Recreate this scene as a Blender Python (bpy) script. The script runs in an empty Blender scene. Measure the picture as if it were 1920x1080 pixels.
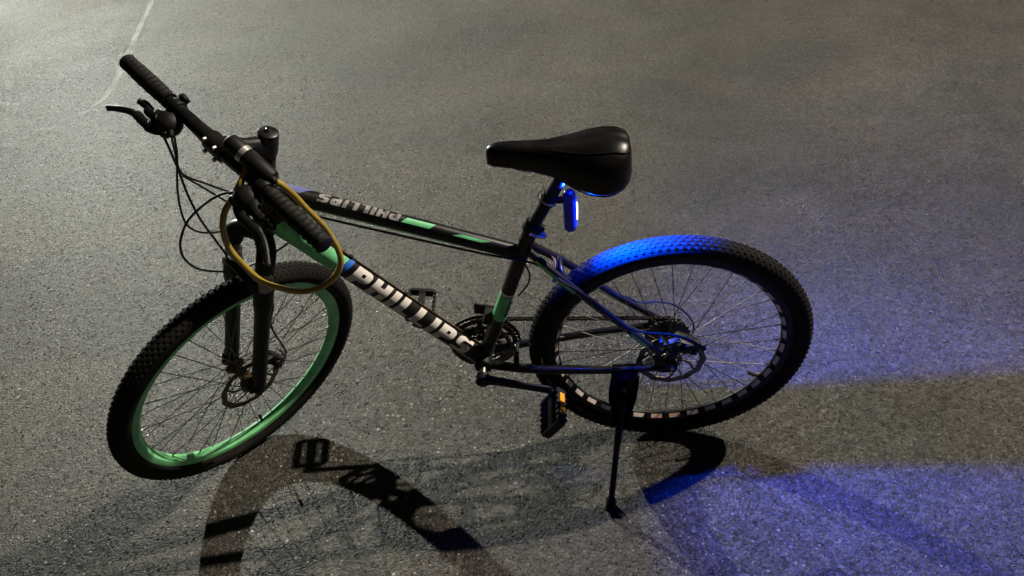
import bpy, bmesh, math, random
from mathutils import Vector, Matrix, noise
from mathutils.geometry import tessellate_polygon
random.seed(7)
C = bpy.context.scene
COL = C.collection
PI = math.pi
V = Vector

# ------------------------------------------------------------------ camera, world, lamps, exposure
cam_d = bpy.data.cameras.new('camera'); cam = bpy.data.objects.new('camera', cam_d); COL.objects.link(cam)
cam_d.sensor_width = 36.0; cam_d.lens = 1518.57/1920*36.0; cam_d.clip_start = .02; cam_d.clip_end = 400
_r = [(-0.997023, -0.028108, -0.071803), (0.042846, 0.572245, -0.818962), (0.064108, -0.819601, -0.569337)]
_x, _y, _z = V(_r[0]), -V(_r[1]), -V(_r[2])
cam.matrix_world = Matrix(((_x.x, _y.x, _z.x, 0.2444), (_x.y, _y.y, _z.y, 1.5664), (_x.z, _y.z, _z.z, 1.5695), (0, 0, 0, 1)))
C.camera = cam

wd = bpy.data.worlds.new('World'); C.world = wd; wd.use_nodes = True
bg = wd.node_tree.nodes['Background']
bg.inputs[0].default_value = (1.0, .86, .70, 1); bg.inputs[1].default_value = 0.007    # sodium-lit night sky

def lamp(name, kind, loc, power, color, radius):
    d = bpy.data.lights.new(name, kind); o = bpy.data.objects.new(name, d); COL.objects.link(o)
    d.energy = power; d.color = color; d.shadow_soft_size = radius; o.location = loc
    return o
# the yard's two lamps, placed where the two sets of shadows point to
lamp('yard_lamp', 'POINT', (-12.40, -5.53, 15.0), 21000, (1.0, .89, .74), .20)
lamp('yard_lamp', 'POINT', (5.42, -6.60, 3.05), 2900, (.95, 1.0, .90), .06)

vs = C.view_settings; vs.view_transform = 'Standard'; vs.look = 'None'; vs.gamma = 1; vs.exposure = 0; vs.use_curve_mapping = False
C.display_settings.display_device = 'sRGB'
C.cycles.max_bounces = 6
C.cycles.use_denoising = True

# ------------------------------------------------------------------ materials
def mat(name, color, rough=.5, metal=0., spec=.5, coat=0., dust=None, bump=None, grain=None, **kw):
    m = bpy.data.materials.new(name); m.use_nodes = True; nt = m.node_tree; b = nt.nodes['Principled BSDF']
    b.inputs['Base Color'].default_value = (*color, 1); b.inputs['Roughness'].default_value = rough
    b.inputs['Metallic'].default_value = metal; b.inputs['Specular IOR Level'].default_value = spec
    b.inputs['Coat Weight'].default_value = coat
    for k, v in kw.items(): b.inputs[k.replace('_', ' ')].default_value = v
    tc = nt.nodes.new('ShaderNodeTexCoord')
    if dust:                                   # (colour, amount, scale): dirt lying on the surface in patches; red windows take a painted reflection
        n = nt.nodes.new('ShaderNodeTexNoise'); n.inputs['Scale'].default_value = dust[2]; n.inputs['Detail'].default_value = 6
        nt.links.new(tc.outputs['Object'], n.inputs['Vector'])
        r = nt.nodes.new('ShaderNodeMapRange'); r.inputs['From Min'].default_value = .42; r.inputs['From Max'].default_value = .72
        r.inputs['To Max'].default_value = dust[1]; nt.links.new(n.outputs['Fac'], r.inputs['Value'])
        x = nt.nodes.new('ShaderNodeMix'); x.data_type = 'RGBA'
        x.inputs[6].default_value = (*color, 1); x.inputs[7].default_value = (*dust[0], 1)
        nt.links.new(r.outputs[0], x.inputs[0]); nt.links.new(x.outputs[2], b.inputs['Base Color'])
        q = nt.nodes.new('ShaderNodeMapRange'); q.inputs['To Min'].default_value = rough; q.inputs['To Max'].default_value = min(1, rough+.35)
        nt.links.new(r.outputs[0], q.inputs['Value']); nt.links.new(q.outputs[0], b.inputs['Roughness'])
    if bump:                                   # (scale, distance)
        n2 = nt.nodes.new('ShaderNodeTexNoise'); n2.inputs['Scale'].default_value = bump[0]; n2.inputs['Detail'].default_value = 3
        nt.links.new(tc.outputs['Object'], n2.inputs['Vector'])
        bu = nt.nodes.new('ShaderNodeBump'); bu.inputs['Strength'].default_value = .6; bu.inputs['Distance'].default_value = bump[1]
        nt.links.new(n2.outputs['Fac'], bu.inputs['Height']); nt.links.new(bu.outputs[0], b.inputs['Normal'])
    return m

DUST = (.045, .041, .034)
M = dict(
    black=mat('black_gloss_paint', (.007, .007, .008), .34, spec=.4, coat=.1, dust=(DUST, .25, 30)),
    black_satin=mat('black_satin_metal', (.006, .006, .006), .45, spec=.3, dust=(DUST, .15, 40)),
    plastic=mat('black_plastic', (.006, .006, .006), .55, spec=.3, dust=(DUST, .12, 60)),
    rubber=mat('tyre_rubber', (.007, .0066, .0062), .8, spec=.2, dust=((.03, .025, .018), .45, 26), bump=(220, .0006)),
    tread=mat('tread_rubber', (.010, .0095, .009), .8, spec=.25, dust=((.03, .026, .02), .5, 34)),
    grip=mat('grip_rubber', (.008, .008, .008), .66, spec=.3, dust=(DUST, .2, 50), bump=(160, .0012)),
    saddle=mat('saddle_vinyl', (.006, .006, .007), .30, spec=.4, bump=(700, .0004), dust=(DUST, .12, 25)),
    saddle_base=mat('saddle_base_plastic', (.010, .010, .010), .5),
    green=mat('green_paint', (.29, .93, .40), .35, coat=.3, dust=((.09, .20, .08), .5, 22)),
    green_decal=mat('green_decal', (.22, .80, .35), .4, dust=((.05, .10, .05), .4, 40)),
    blue_decal=mat('blue_decal', (.02, .16, .75), .4, dust=((.05, .05, .1), .3, 40)),
    lilac=mat('lilac_decal', (.17, .20, .52), .35, dust=((.05, .05, .08), .5, 60)),
    white=mat('cream_white_decal', (.90, .86, .79), .45, dust=((.66, .54, .40), .35, 45)),
    grey_letters=mat('grey_white_decal', (.42, .41, .41), .5, dust=((.03, .03, .03), .95, 70)),
    dark_letters=mat('dark_decal', (.008, .012, .010), .4),
    steel=mat('bare_steel', (.46, .45, .43), .32, 1.0, dust=((.12, .08, .05), .5, 60)),
    spoke=mat('spoke_steel', (.15, .145, .14), .38, 1.0, dust=((.06, .05, .04), .4, 80)),
    nipple=mat('nipple_brass_plate', (.75, .74, .70), .25, 1.0),
    chrome=mat('chrome', (.80, .79, .77), .16, 1.0),
    rotor=mat('brake_rotor_steel', (.20, .17, .13), .34, 1.0, dust=((.10, .06, .03), .6, 40)),
    rust=mat('rusty_steel', (.13, .075, .035), .6, .6, dust=((.06, .03, .015), .6, 50)),
    chain=mat('oily_chain_steel', (.11, .10, .09), .38, 1.0),
    silver=mat('silver_alloy', (.66, .58, .53), .34, .25),
    window=mat('rim_foil', (.88, .80, .70), .35, .0, spec=.8, dust=((.50, .34, .26), .7, 30)),
    window_reflection=mat('rim_foil_red_reflection', (.85, .62, .48), .35, .0, spec=.8, dust=((.90, .10, .08), 1.0, 45)),  # red patches paint a reflection into the foil's colour
    amber=mat('amber_reflector', (.95, .42, .03), .18, spec=.7, coat=.5),
    cast=mat('matt_cast_bracket', (.003, .0025, .0020), .9, spec=.05),
    hose=mat('hose_plastic', (.010, .010, .010), .38),
    yellow=mat('yellow_vinyl_cable', (.52, .36, .04), .28, coat=.7, dust=((.16, .11, .03), .5, 40)),
    yellow_band=mat('yellow_elastic', (.72, .56, .14), .6),
    strap=mat('tan_strap', (.30, .21, .14), .7, dust=((.10, .07, .05), .5, 90)),
    lamp_body=mat('lamp_housing', (.008, .008, .035), .3, coat=.3, Emission_Color=(0, .002, 1, 1), Emission_Strength=.03),
    yellow_print=mat('yellow_print', (.75, .55, .05), .6),
    red_print=mat('red_print', (.30, .03, .02), .5),
    stanchion=mat('stanchion_steel', (.28, .26, .22), .30, 1.0),
    dial=mat('dial_face', (.55, .42, .18), .3, coat=.5),
    screen=mat('lock_ring', (.62, .62, .60), .35, .7),
)
def emit(name, color, strength):
    m = bpy.data.materials.new(name); m.use_nodes = True; b = m.node_tree.nodes['Principled BSDF']
    b.inputs['Base Color'].default_value = (.02, .05, .5, 1)
    b.inputs['Emission Color'].default_value = (*color, 1); b.inputs['Emission Strength'].default_value = strength
    return m
M['led'] = emit('lit_led_strip', (.75, .85, 1.0), 9.0)
M['lens'] = emit('lit_blue_lens', (0.0, .022, 1.0), 2.6)
_nt = M['lens'].node_tree; _tc = _nt.nodes.new('ShaderNodeTexCoord'); _sp = _nt.nodes.new('ShaderNodeSeparateXYZ'); _nt.links.new(_tc.outputs['Object'], _sp.inputs[0])
_ab = _nt.nodes.new('ShaderNodeMath'); _ab.operation = 'ABSOLUTE'; _nt.links.new(_sp.outputs[1], _ab.inputs[0])
_mr = _nt.nodes.new('ShaderNodeMapRange'); _mr.interpolation_type = 'SMOOTHSTEP'
for _k, _v in (('From Min', .003), ('From Max', .0135), ('To Min', 3.2), ('To Max', .12)): _mr.inputs[_k].default_value = _v
_nt.links.new(_ab.outputs[0], _mr.inputs['Value']); _nt.links.new(_mr.outputs[0], _nt.nodes['Principled BSDF'].inputs['Emission Strength'])

# ------------------------------------------------------------------ mesh builder
class MB:
    def __init__(s): s.v = []; s.f = []; s.m = []; s.cur = 0
    def add(s, vs, fs):
        b = len(s.v); s.v += [tuple(x) for x in vs]
        s.f += [tuple(b+i for i in f) for f in fs]; s.m += [s.cur]*len(fs); return s
    def tube(s, path, rad, seg=10, squash=None, caps=True, ref=None):
        path = [V(p) for p in path]; n = len(path)
        if not hasattr(rad, '__len__'): rad = [rad]*n
        vs = []; prev = None
        for i, p in enumerate(path):
            t = (path[min(i+1, n-1)]-path[max(i-1, 0)]).normalized()
            if prev is None:
                a = V(ref) if ref else (V((0, 1, 0)) if abs(t.y) < .9 else V((1, 0, 0)))
            else: a = prev
            e1 = (a-t*a.dot(t)).normalized(); e2 = t.cross(e1); prev = e1
            k1, k2 = squash if squash else (1, 1)
            for j in range(seg):
                th = 2*PI*j/seg; vs.append(p+(e1*math.cos(th)*k1+e2*math.sin(th)*k2)*rad[i])
        fs = []
        for i in range(n-1):
            for j in range(seg):
                k = (j+1) % seg; fs.append((i*seg+j, i*seg+k, (i+1)*seg+k, (i+1)*seg+j))
        if caps: fs += [tuple(range(seg))[::-1], tuple((n-1)*seg+j for j in range(seg))]
        return s.add(vs, fs)
    def lathe(s, prof, origin=(0, 0, 0), axis=(0, 1, 0), seg=48, closed=False, ref=None, caps=False):
        # prof: (distance along axis, radius)
        ax = V(axis).normalized(); a = V(ref) if ref else (V((0, 0, 1)) if abs(ax.z) < .9 else V((1, 0, 0)))
        e1 = (a-ax*a.dot(ax)).normalized(); e2 = ax.cross(e1); o = V(origin); vs = []
        for h, r in prof:
            for j in range(seg):
                th = 2*PI*j/seg; vs.append(o+ax*h+(e1*math.cos(th)+e2*math.sin(th))*r)
        fs = []; n = len(prof)
        for i in range(n if closed else n-1):
            i2 = (i+1) % n
            for j in range(seg):
                k = (j+1) % seg; fs.append((i*seg+j, i*seg+k, i2*seg+k, i2*seg+j))
        if caps: fs += [tuple(range(seg))[::-1], tuple((n-1)*seg+j for j in range(seg))]
        return s.add(vs, fs)
    def box(s, c, dx, dy, dz, ax=(1, 0, 0), up=(0, 0, 1), taper=1.0):
        ax = V(ax).normalized(); up = V(up); up = (up-ax*up.dot(ax)).normalized(); sd = up.cross(ax); c = V(c)
        vs = []
        for i in (-1, 1):
            k = 1 if i < 0 else taper
            for j, l in ((-1, -1), (1, -1), (1, 1), (-1, 1)):
                vs.append(c+ax*(i*dx/2)+sd*(j*dy/2*k)+up*(l*dz/2*k))
        return s.add(vs, [(0, 1, 2, 3), (7, 6, 5, 4), (0, 4, 5, 1), (1, 5, 6, 2), (2, 6, 7, 3), (3, 7, 4, 0)])
    def prism(s, poly, e1, e2, nrm, o, th):
        # polygon in the plane (e1, e2) through o, given thickness th along nrm
        e1, e2, nrm, o = V(e1), V(e2), V(nrm), V(o); n = len(poly)
        vs = [o+e1*a+e2*b-nrm*th/2 for a, b in poly]+[o+e1*a+e2*b+nrm*th/2 for a, b in poly]
        tri = tessellate_polygon([[V((a, b, 0)) for a, b in poly]])
        fs = [tuple(t) for t in tri]+[tuple(n+i for i in t)[::-1] for t in tri]
        fs += [(i, (i+1) % n, n+(i+1) % n, n+i) for i in range(n)]
        return s.add(vs, fs)
    def ball(s, c, r, seg=14, sq=(1, 1, 1)):
        c = V(c); vs = []; fs = []; rings = seg//2
        for i in range(rings+1):
            ph = PI*i/rings
            for j in range(seg):
                th = 2*PI*j/seg
                vs.append(c+V((math.sin(ph)*math.cos(th)*r*sq[0], math.sin(ph)*math.sin(th)*r*sq[1], math.cos(ph)*r*sq[2])))
        for i in range(rings):
            for j in range(seg):
                k = (j+1) % seg; fs.append((i*seg+j, i*seg+k, (i+1)*seg+k, (i+1)*seg+j))
        return s.add(vs, fs)
    def mesh(s, name, mats, bevel=0, sharp=38):
        me = bpy.data.meshes.new(name)
        bm = bmesh.new(); bvs = [bm.verts.new(x) for x in s.v]
        for f, mi in zip(s.f, s.m):
            try: fc = bm.faces.new([bvs[i] for i in f]); fc.material_index = mi
            except ValueError: pass
        bmesh.ops.remove_doubles(bm, verts=bm.verts, dist=1e-6)
        bmesh.ops.recalc_face_normals(bm, faces=bm.faces)
        if bevel:
            es = [e for e in bm.edges if len(e.link_faces) == 2 and e.calc_face_angle(0) > math.radians(40)]
            if es: bmesh.ops.bevel(bm, geom=es, offset=bevel, segments=2, affect='EDGES', profile=.6, clamp_overlap=True)
        for f in bm.faces: f.smooth = True
        for e in bm.edges:
            if len(e.link_faces) == 2 and e.calc_face_angle(0) > math.radians(sharp): e.smooth = False
        bm.to_mesh(me); bm.free()
        for m in (mats if isinstance(mats, (list, tuple)) else [mats]): me.materials.append(m)
        return me
    def build(s, name, mats, parent=None, bevel=0, sharp=38):
        return link(name, s.mesh(name, mats, bevel, sharp), parent)

def link(name, me, parent=None, mx=None):
    o = bpy.data.objects.new(name, me); COL.objects.link(o)
    if parent: o.parent = parent
    if mx is not None: o.matrix_local = mx
    return o
def spline(pts, n=8):
    P = [V(p) for p in pts]; P = [P[0]*2-P[1]]+P+[P[-1]*2-P[-2]]; out = []
    for i in range(1, len(P)-2):
        a, b, c, d = P[i-1:i+3]
        for k in range(n):
            t = k/n; out.append(.5*((2*b)+(c-a)*t+(2*a-5*b+4*c-d)*t*t+(3*b-3*c+d-a)*t**3))
    out.append(P[-2]); return out
def tag(o, label=None, cat=None, group=None, kind=None):
    if label: o['label'] = label
    if cat: o['category'] = cat
    if group: o['group'] = group
    if kind: o['kind'] = kind
    return o
def T(v): return Matrix.Translation(V(v))

# ------------------------------------------------------------------ ground
def asphalt(name, base, warm, lo, hi, seed):
    m = bpy.data.materials.new(name); m.use_nodes = True; nt = m.node_tree; N = nt.nodes.new; L = nt.links.new
    b = nt.nodes['Principled BSDF']; tc = N('ShaderNodeTexCoord')
    mp = N('ShaderNodeMapping'); mp.inputs['Location'].default_value = (seed, seed*.7, 0); L(tc.outputs['Object'], mp.inputs['Vector'])
    def vor(scale, feat='F1', rnd=1.0):
        n = N('ShaderNodeTexVoronoi'); n.voronoi_dimensions = '2D'; n.feature = feat; n.inputs['Scale'].default_value = scale; n.inputs['Randomness'].default_value = rnd
        L(mp.outputs[0], n.inputs['Vector']); return n
    def noi(scale, det=4, rough=.6):
        n = N('ShaderNodeTexNoise'); n.inputs['Scale'].default_value = scale; n.inputs['Detail'].default_value = det; n.inputs['Roughness'].default_value = rough
        L(mp.outputs[0], n.inputs['Vector']); return n
    def rng(src, a, b_, c=0., d=1.):
        r = N('ShaderNodeMapRange'); r.inputs['From Min'].default_value = a; r.inputs['From Max'].default_value = b_
        r.inputs['To Min'].default_value = c; r.inputs['To Max'].default_value = d; L(src, r.inputs['Value']); return r.outputs[0]
    def mth(op, a, b_):
        n = N('ShaderNodeMath'); n.operation = op
        for i, q in enumerate((a, b_)):
            if isinstance(q, (int, float)): n.inputs[i].default_value = q
            else: L(q, n.inputs[i])
        return n.outputs[0]
    v1 = vor(88); v2 = vor(190); n1 = noi(38, 5); n2 = noi(.9, 5, .62); n3 = noi(500, 3); n4 = noi(7, 4)
    sep = N('ShaderNodeSeparateColor'); L(v1.outputs['Color'], sep.inputs[0])
    sep2 = N('ShaderNodeSeparateColor'); L(v2.outputs['Color'], sep2.inputs[0])
    # colour: bitumen with stones of differing grey, broad worn and stained areas
    k = mth('MULTIPLY', rng(sep.outputs[0], 0, 1, .62, 1.38), rng(sep2.outputs[0], 0, 1, .55, 1.42))
    k = mth('MULTIPLY', k, rng(n2.outputs['Fac'], .32, .68, lo, hi))
    k = mth('MULTIPLY', k, rng(n4.outputs['Fac'], .3, .7, .85, 1.15))
    v3 = vor(62); sep3 = N('ShaderNodeSeparateColor'); L(v3.outputs['Color'], sep3.inputs[0])
    k = mth('ADD', k, rng(sep2.outputs[1], .94, .96, 0, 1.3))             # scattered pale stones, which also paint in glints
    glint = mth('SUBTRACT', rng(sep3.outputs[0], .55, 1.0, 0, .25), v3.outputs['Distance'])
    glint = mth('MULTIPLY', rng(glint, 0, .03), rng(sep3.outputs[1], 0, 1, .8, 7.5))
    glint = mth('MULTIPLY', glint, rng(noi(2.6, 3).outputs['Fac'], .35, .65, .3, 1.2))
    geo = N('ShaderNodeNewGeometry'); px = N('ShaderNodeSeparateXYZ'); L(geo.outputs['Position'], px.inputs[0])
    glint = mth('MULTIPLY', glint, rng(px.outputs[0], -.4, .7, .28, 1))       # painted glints made fainter towards the rear wheel
    # hairline cracks, wandering and broken
    dn = N('ShaderNodeTexNoise'); dn.inputs['Scale'].default_value = 2.2; dn.inputs['Detail'].default_value = 6; L(mp.outputs[0], dn.inputs['Vector'])
    dv = N('ShaderNodeVectorMath'); dv.operation = 'MULTIPLY_ADD'; dv.inputs[1].default_value = (.55, .55, 0); L(dn.outputs['Color'], dv.inputs[0]); L(mp.outputs[0], dv.inputs[2])
    cv = N('ShaderNodeTexVoronoi'); cv.voronoi_dimensions = '2D'; cv.feature = 'DISTANCE_TO_EDGE'; cv.inputs['Scale'].default_value = .52; L(dv.outputs[0], cv.inputs['Vector'])
    crk = mth('MULTIPLY', rng(cv.outputs['Distance'], .0008, .0024, 1, 0), rng(noi(1.3, 3).outputs['Fac'], .48, .60, 0, .62))
    k = mth('MULTIPLY', k, mth('SUBTRACT', 1.0, crk))
    k = mth('ADD', k, glint)                                                # glints painted as pale quartz chips of differing size
    cr = N('ShaderNodeMix'); cr.data_type = 'RGBA'; cr.inputs[6].default_value = (*base, 1); cr.inputs[7].default_value = (*warm, 1)
    L(rng(noi(1.7, 4).outputs['Fac'], .4, .62), cr.inputs[0])
    sc = N('ShaderNodeVectorMath'); sc.operation = 'SCALE'; L(cr.outputs[2], sc.inputs[0]); L(k, sc.inputs['Scale'])
    L(sc.outputs[0], b.inputs['Base Color'])
    # gloss: worn tops of some stones are polished
    ro = mth('SUBTRACT', rng(n1.outputs['Fac'], .3, .7, .44, .29), rng(sep2.outputs[1], .84, .92, 0, .22))
    L(ro, b.inputs['Roughness']); b.inputs['Specular IOR Level'].default_value = .62
    # relief
    e1 = vor(88, 'DISTANCE_TO_EDGE'); e2 = vor(190, 'DISTANCE_TO_EDGE')
    h = mth('MULTIPLY', rng(e1.outputs['Distance'], 0, .22, 0, 1), rng(sep.outputs[2], 0, 1, .15, 1.0))
    h = mth('ADD', h, mth('MULTIPLY', rng(e2.outputs['Distance'], 0, .25, 0, 1), rng(sep2.outputs[2], 0, 1, .05, .75)))
    h = mth('ADD', h, mth('MULTIPLY', n1.outputs['Fac'], 1.1)); h = mth('ADD', h, mth('MULTIPLY', n3.outputs['Fac'], .9))
    bu = N('ShaderNodeBump'); bu.inputs['Strength'].default_value = 1.0; bu.inputs['Distance'].default_value = .0036
    L(h, bu.inputs['Height']); L(bu.outputs[0], b.inputs['Normal'])
    return m
M['asphalt'] = asphalt('asphalt', (.060, .058, .051), (.068, .059, .048), .56, 1.36, 3)
M['asphalt_old'] = asphalt('asphalt_old', (.074, .075, .069), (.052, .046, .037), .45, 1.5, 11)

b = MB(); S = 150
b.add([(-S, -S, -.009), (S, -S, -.009), (S, S, -.009), (-S, S, -.009)], [(0, 1, 2, 3)])
g = b.build('ground', M['asphalt_old']); tag(g, 'older stained asphalt beyond the seam at upper left', 'ground', kind='structure')
# newer asphalt course whose edge shows as a seam at the upper left
seam = [(4.1, -7.4), (3.72, -6.1), (3.3571, -4.8703), (3.15, -4.13), (2.9586, -3.4426), (2.8106, -2.9126), (2.7945, -2.7704), (2.8193, -2.5583), (2.8851, -2.388), (2.9703, -2.2178), (3.0167, -2.0476), (3.12, -1.80), (3.5, -1.2), (4.1, -.5)]
sp = spline([(x, y, 0) for x, y in seam], 10)
sp = [V((p.x+(noise.noise(p*9)*.012), p.y, 0)) for p in sp]
sp = [V((40, -150, 0)), V((8, -21.4, 0))]+sp+[V((6, 2, 0)), V((150, 150, 0))]
top = [(p.x, p.y, 0) for p in sp]+[(-150, p.y, 0) for p in sp]; ns = len(sp)
b = MB()
outs = []
for i, p in enumerate(sp):
    t = (sp[min(i+1, ns-1)]-sp[max(i-1, 0)]).normalized(); out = V((-t.y, t.x, 0)); outs.append(out if out.x > 0 else -out)
rows = [[(p.x+o.x*d, p.y+o.y*d, z) for p, o in zip(sp, outs)] for d, z in ((.008, -.0004), (.020, -.0028), (.034, -.0062), (.052, -.0120))]
b.add(top, [(i, i+1, ns+i+1, ns+i) for i in range(ns-1)])
g2 = b.build('road', M['asphalt'])
if g2.data.polygons[2].normal.z < 0: g2.data.flip_normals(); tag(g2, 'dark grey coarse asphalt under the bicycle', 'road', kind='structure')

rows = [[(p.x, p.y, 0) for p in sp]]+rows
b = MB(); b.add([q for r in rows for q in r], [(k*ns+i, (k+1)*ns+i, (k+1)*ns+i+1, k*ns+i+1) for k in range(4) for i in range(ns-1)])
M['worn_edge'] = mat('worn_asphalt_edge', (.046, .046, .041), .7, dust=((.055, .052, .046), .9, 12), bump=(260, .002))
g3 = b.build('road_edge', M['worn_edge']); tag(g3, 'pale worn edge of the newer asphalt at upper left', 'road edge', kind='structure')
if g3.data.polygons[2*ns].normal.z < 0: g3.data.flip_normals()

# loose grit: nobody could count it
b = MB(); rg = random.Random(5)
for i in range(15000):
    k = rg.random()
    if k < .5: x = rg.uniform(-.9, 2.4); y = rg.uniform(-1.6, .62)
    else: x = rg.uniform(-2.4, 4.2); y = rg.uniform(-4.2, .6)
    if noise.noise(V((x*1.3, y*1.3, 0)))*.5+.5 < rg.random()*.8: continue
    r = rg.choice((.0009, .0011, .0013, .0013, .0016, .0016, .0020, .0026)); a = rg.uniform(0, 6.28); vs = []
    for j in range(5):
        th = a+2*PI*j/5; q = r*rg.uniform(.7, 1.2); vs.append((x+q*math.cos(th), y+q*math.sin(th), -.0004))
    vs.append((x+r*rg.uniform(-.4, .4), y+r*rg.uniform(-.4, .4), r*rg.uniform(.5, 1.2)))
    b.add(vs, [(j, (j+1) % 5, 5) for j in range(5)])
M['grit'] = mat('grit', (.20, .19, .165), .34, spec=.7, dust=((.05, .047, .042), .9, 40))
gr = b.build('grit', M['grit'], sharp=20); tag(gr, 'loose pale grit scattered over the asphalt', 'grit', kind='stuff')

# ------------------------------------------------------------------ the bicycle's own frame: X forward, Y left, Z up, origin at the rear axle
P0 = V((1.011, 0, -.0123)); U = V((-.3214, 0, .947)).normalized(); F0 = V((.947, 0, .3214)).normalized(); YY = V((0, 1, 0))
STEER = T(P0) @ Matrix.Rotation(math.radians(48.095), 4, U) @ T(-P0)
A0 = V((0, .0043, -.3347))
OFF = T(-A0)
ROOT = Matrix(((1, -.0009, .0057, 0), (0, .9873, .1591, 0), (-.0058, -.1591, .9872, 0), (0, 0, 0, 1)))
BIKE = ROOT @ OFF
R_T, R_TUBE = .335, .027
BB = V((.4445, 0, -.0138))
def empty(name, parent=None, mx=None):
    o = bpy.data.objects.new(name, None); COL.objects.link(o); o.empty_display_size = .1
    if parent: o.parent = parent
    if mx is not None: o.matrix_local = mx
    return o
bike = empty('bicycle', None, ROOT)
tag(bike, 'black and green mountain bike leaning on its kickstand with front wheel turned', 'bicycle')
def part(name, label=None, mx=OFF):
    o = empty(name, bike, mx)
    if label: o['label'] = label
    return o

# ------------------------------------------------------------------ frame
class Tube:
    def __init__(s, a, b, r0, r1, vert=1.0, bend=0):
        s.a, s.b, s.r0, s.r1, s.vert = V(a), V(b), r0, r1, vert
        s.t = (s.b-s.a).normalized(); s.L = (s.b-s.a).length; s.p = YY.cross(s.t)
    def rad(s, l): return s.r0+(s.r1-s.r0)*max(0, min(1, l/s.L))
    def at(s, l, al, lift=0):       # al in degrees: 0 = left side, 90 = the tube's upper/rear side
        c, n = math.cos(math.radians(al)), math.sin(math.radians(al)); r = s.rad(l)
        return s.a+s.t*l+YY*(c*(r+lift))+s.p*(n*(r*s.vert+lift))
    def build(s, name, m, parent):
        b = MB(); k = 24
        pa = [s.a+s.t*(s.L*i/k) for i in range(k+1)]
        b.tube(pa, [s.rad(s.L*i/k) for i in range(k+1)], 20, squash=(1, s.vert), ref=YY); return b.build(name, m, parent)
def patch(tb, l0, l1, a0, a1, name, m, parent, lift=.0006, slant=0, nl=10, na=8):
    b = MB(); vs = []
    for i in range(nl+1):
        for j in range(na+1):
            al = a0+(a1-a0)*j/na; l = l0+(l1-l0)*i/nl+slant*(j/na-.5); vs.append(tb.at(l, al, lift))
    b.add(vs, [(i*(na+1)+j, i*(na+1)+j+1, (i+1)*(na+1)+j+1, (i+1)*(na+1)+j) for i in range(nl) for j in range(na)])
    o = b.build(name, m, parent)
    return o
GL = {
 'P': (.85, [(0, 0), (.34, 0), (.34, .28), (.62, .28), (.78, .36), (.85, .52), (.85, .78), (.78, .94), (.62, 1), (0, 1)], [[(.37, .56), (.54, .56), (.54, .74), (.37, .74)]]),
 'H': (.88, [(0, 0), (.33, 0), (.33, .36), (.55, .36), (.55, 0), (.88, 0), (.88, 1), (.55, 1), (.55, .66), (.33, .66), (.33, 1), (0, 1)], []),
 'I': (.34, [(0, 0), (.34, 0), (.34, 1), (0, 1)], []),
 'L': (.74, [(0, 0), (.74, 0), (.74, .17), (.36, .17), (.36, 1), (0, 1)], []),
 'S': (.88, [(0, 0), (.64, 0), (.82, .07), (.88, .2), (.88, .42), (.81, .56), (.64, .62), (.40, .62), (.36, .70), (.40, .78), (.86, .78), (.86, 1), (.24, 1), (.07, .93), (0, .8), (0, .56), (.07, .44), (.24, .38), (.46, .38), (.51, .30), (.46, .22), (0, .22)], []),
 'B': (.80, [(0, 0), (.6, 0), (.76, .08), (.8, .22), (.8, .38), (.7, .5), (.8, .62), (.8, .8), (.74, .94), (.6, 1), (0, 1)], [[(.3, .2), (.52, .2), (.52, .38), (.3, .38)], [(.3, .62), (.52, .62), (.52, .8), (.3, .8)]]),
 'M': (1.05, [(0, 0), (.27, 0), (.27, .5), (.45, .12), (.6, .12), (.78, .5), (.78, 0), (1.05, 0), (1.05, 1), (.76, 1), (.525, .5), (.29, 1), (0, 1)], []),
 'X': (.95, [(0, 0), (.32, 0), (.475, .28), (.63, 0), (.95, 0), (.65, .5), (.95, 1), (.63, 1), (.475, .72), (.32, 1), (0, 1), (.3, .5)], []),
}
def lettering(text, su, sv, slant, gap, fmap, name, m, parent):
    # block letters laid on a surface; fmap(u, v) with v in 0..1
    b = MB(); x = 0
    for ch in text:
        w, out, holes = GL[ch]; loops = [out]+holes
        bm = bmesh.new(); flat = [p for lp in loops for p in lp]
        bv = [bm.verts.new((p[0], p[1], 0)) for p in flat]
        for t in tessellate_polygon([[V((p[0], p[1], 0)) for p in lp] for lp in loops]):
            try: bm.faces.new([bv[i] for i in t])
            except ValueError: pass
        for k in range(1, 10):
            bmesh.ops.bisect_plane(bm, geom=bm.verts[:]+bm.edges[:]+bm.faces[:], plane_co=(0, k/10, 0), plane_no=(0, 1, 0))
        bm.verts.index_update()
        b.add([fmap((x+q.co.x+slant*q.co.y)*su, q.co.y*sv) for q in bm.verts], [tuple(q.index for q in f.verts) for f in bm.faces])
        bm.free(); x += w+gap
    return b.build(name, m, parent)

frame = part('frame')
DT = Tube((.853, 0, .4665), (.452, 0, -.009), .0255, .0235)
TT = Tube((.838, 0, .5265), (.330, 0, .3165), .0195, .0165, 1.02)
ST = Tube((.3035, 0, .3835), (.4380, 0, .001), .0165, .0165)
HT = Tube(P0+U*.578, P0+U*.452, .0235, .0235)
DT.build('down_tube', M['black'], frame); TT.build('top_tube', M['black'], frame); ST.build('seat_tube', M['black'], frame)
b = MB(); b.tube([HT.a+HT.t*(HT.L*k/12) for k in range(13)], [.0255 if k in (0, 1, 11, 12) else .0228 for k in range(13)], 22)
b.build('head_tube', M['black'], frame)
b = MB(); b.tube([BB+YY*-.037, BB+YY*-.034, BB+YY*.034, BB+YY*.037], [.018, .0215, .0215, .018], 22); b.build('bottom_bracket', M['black_satin'], frame)
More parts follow.
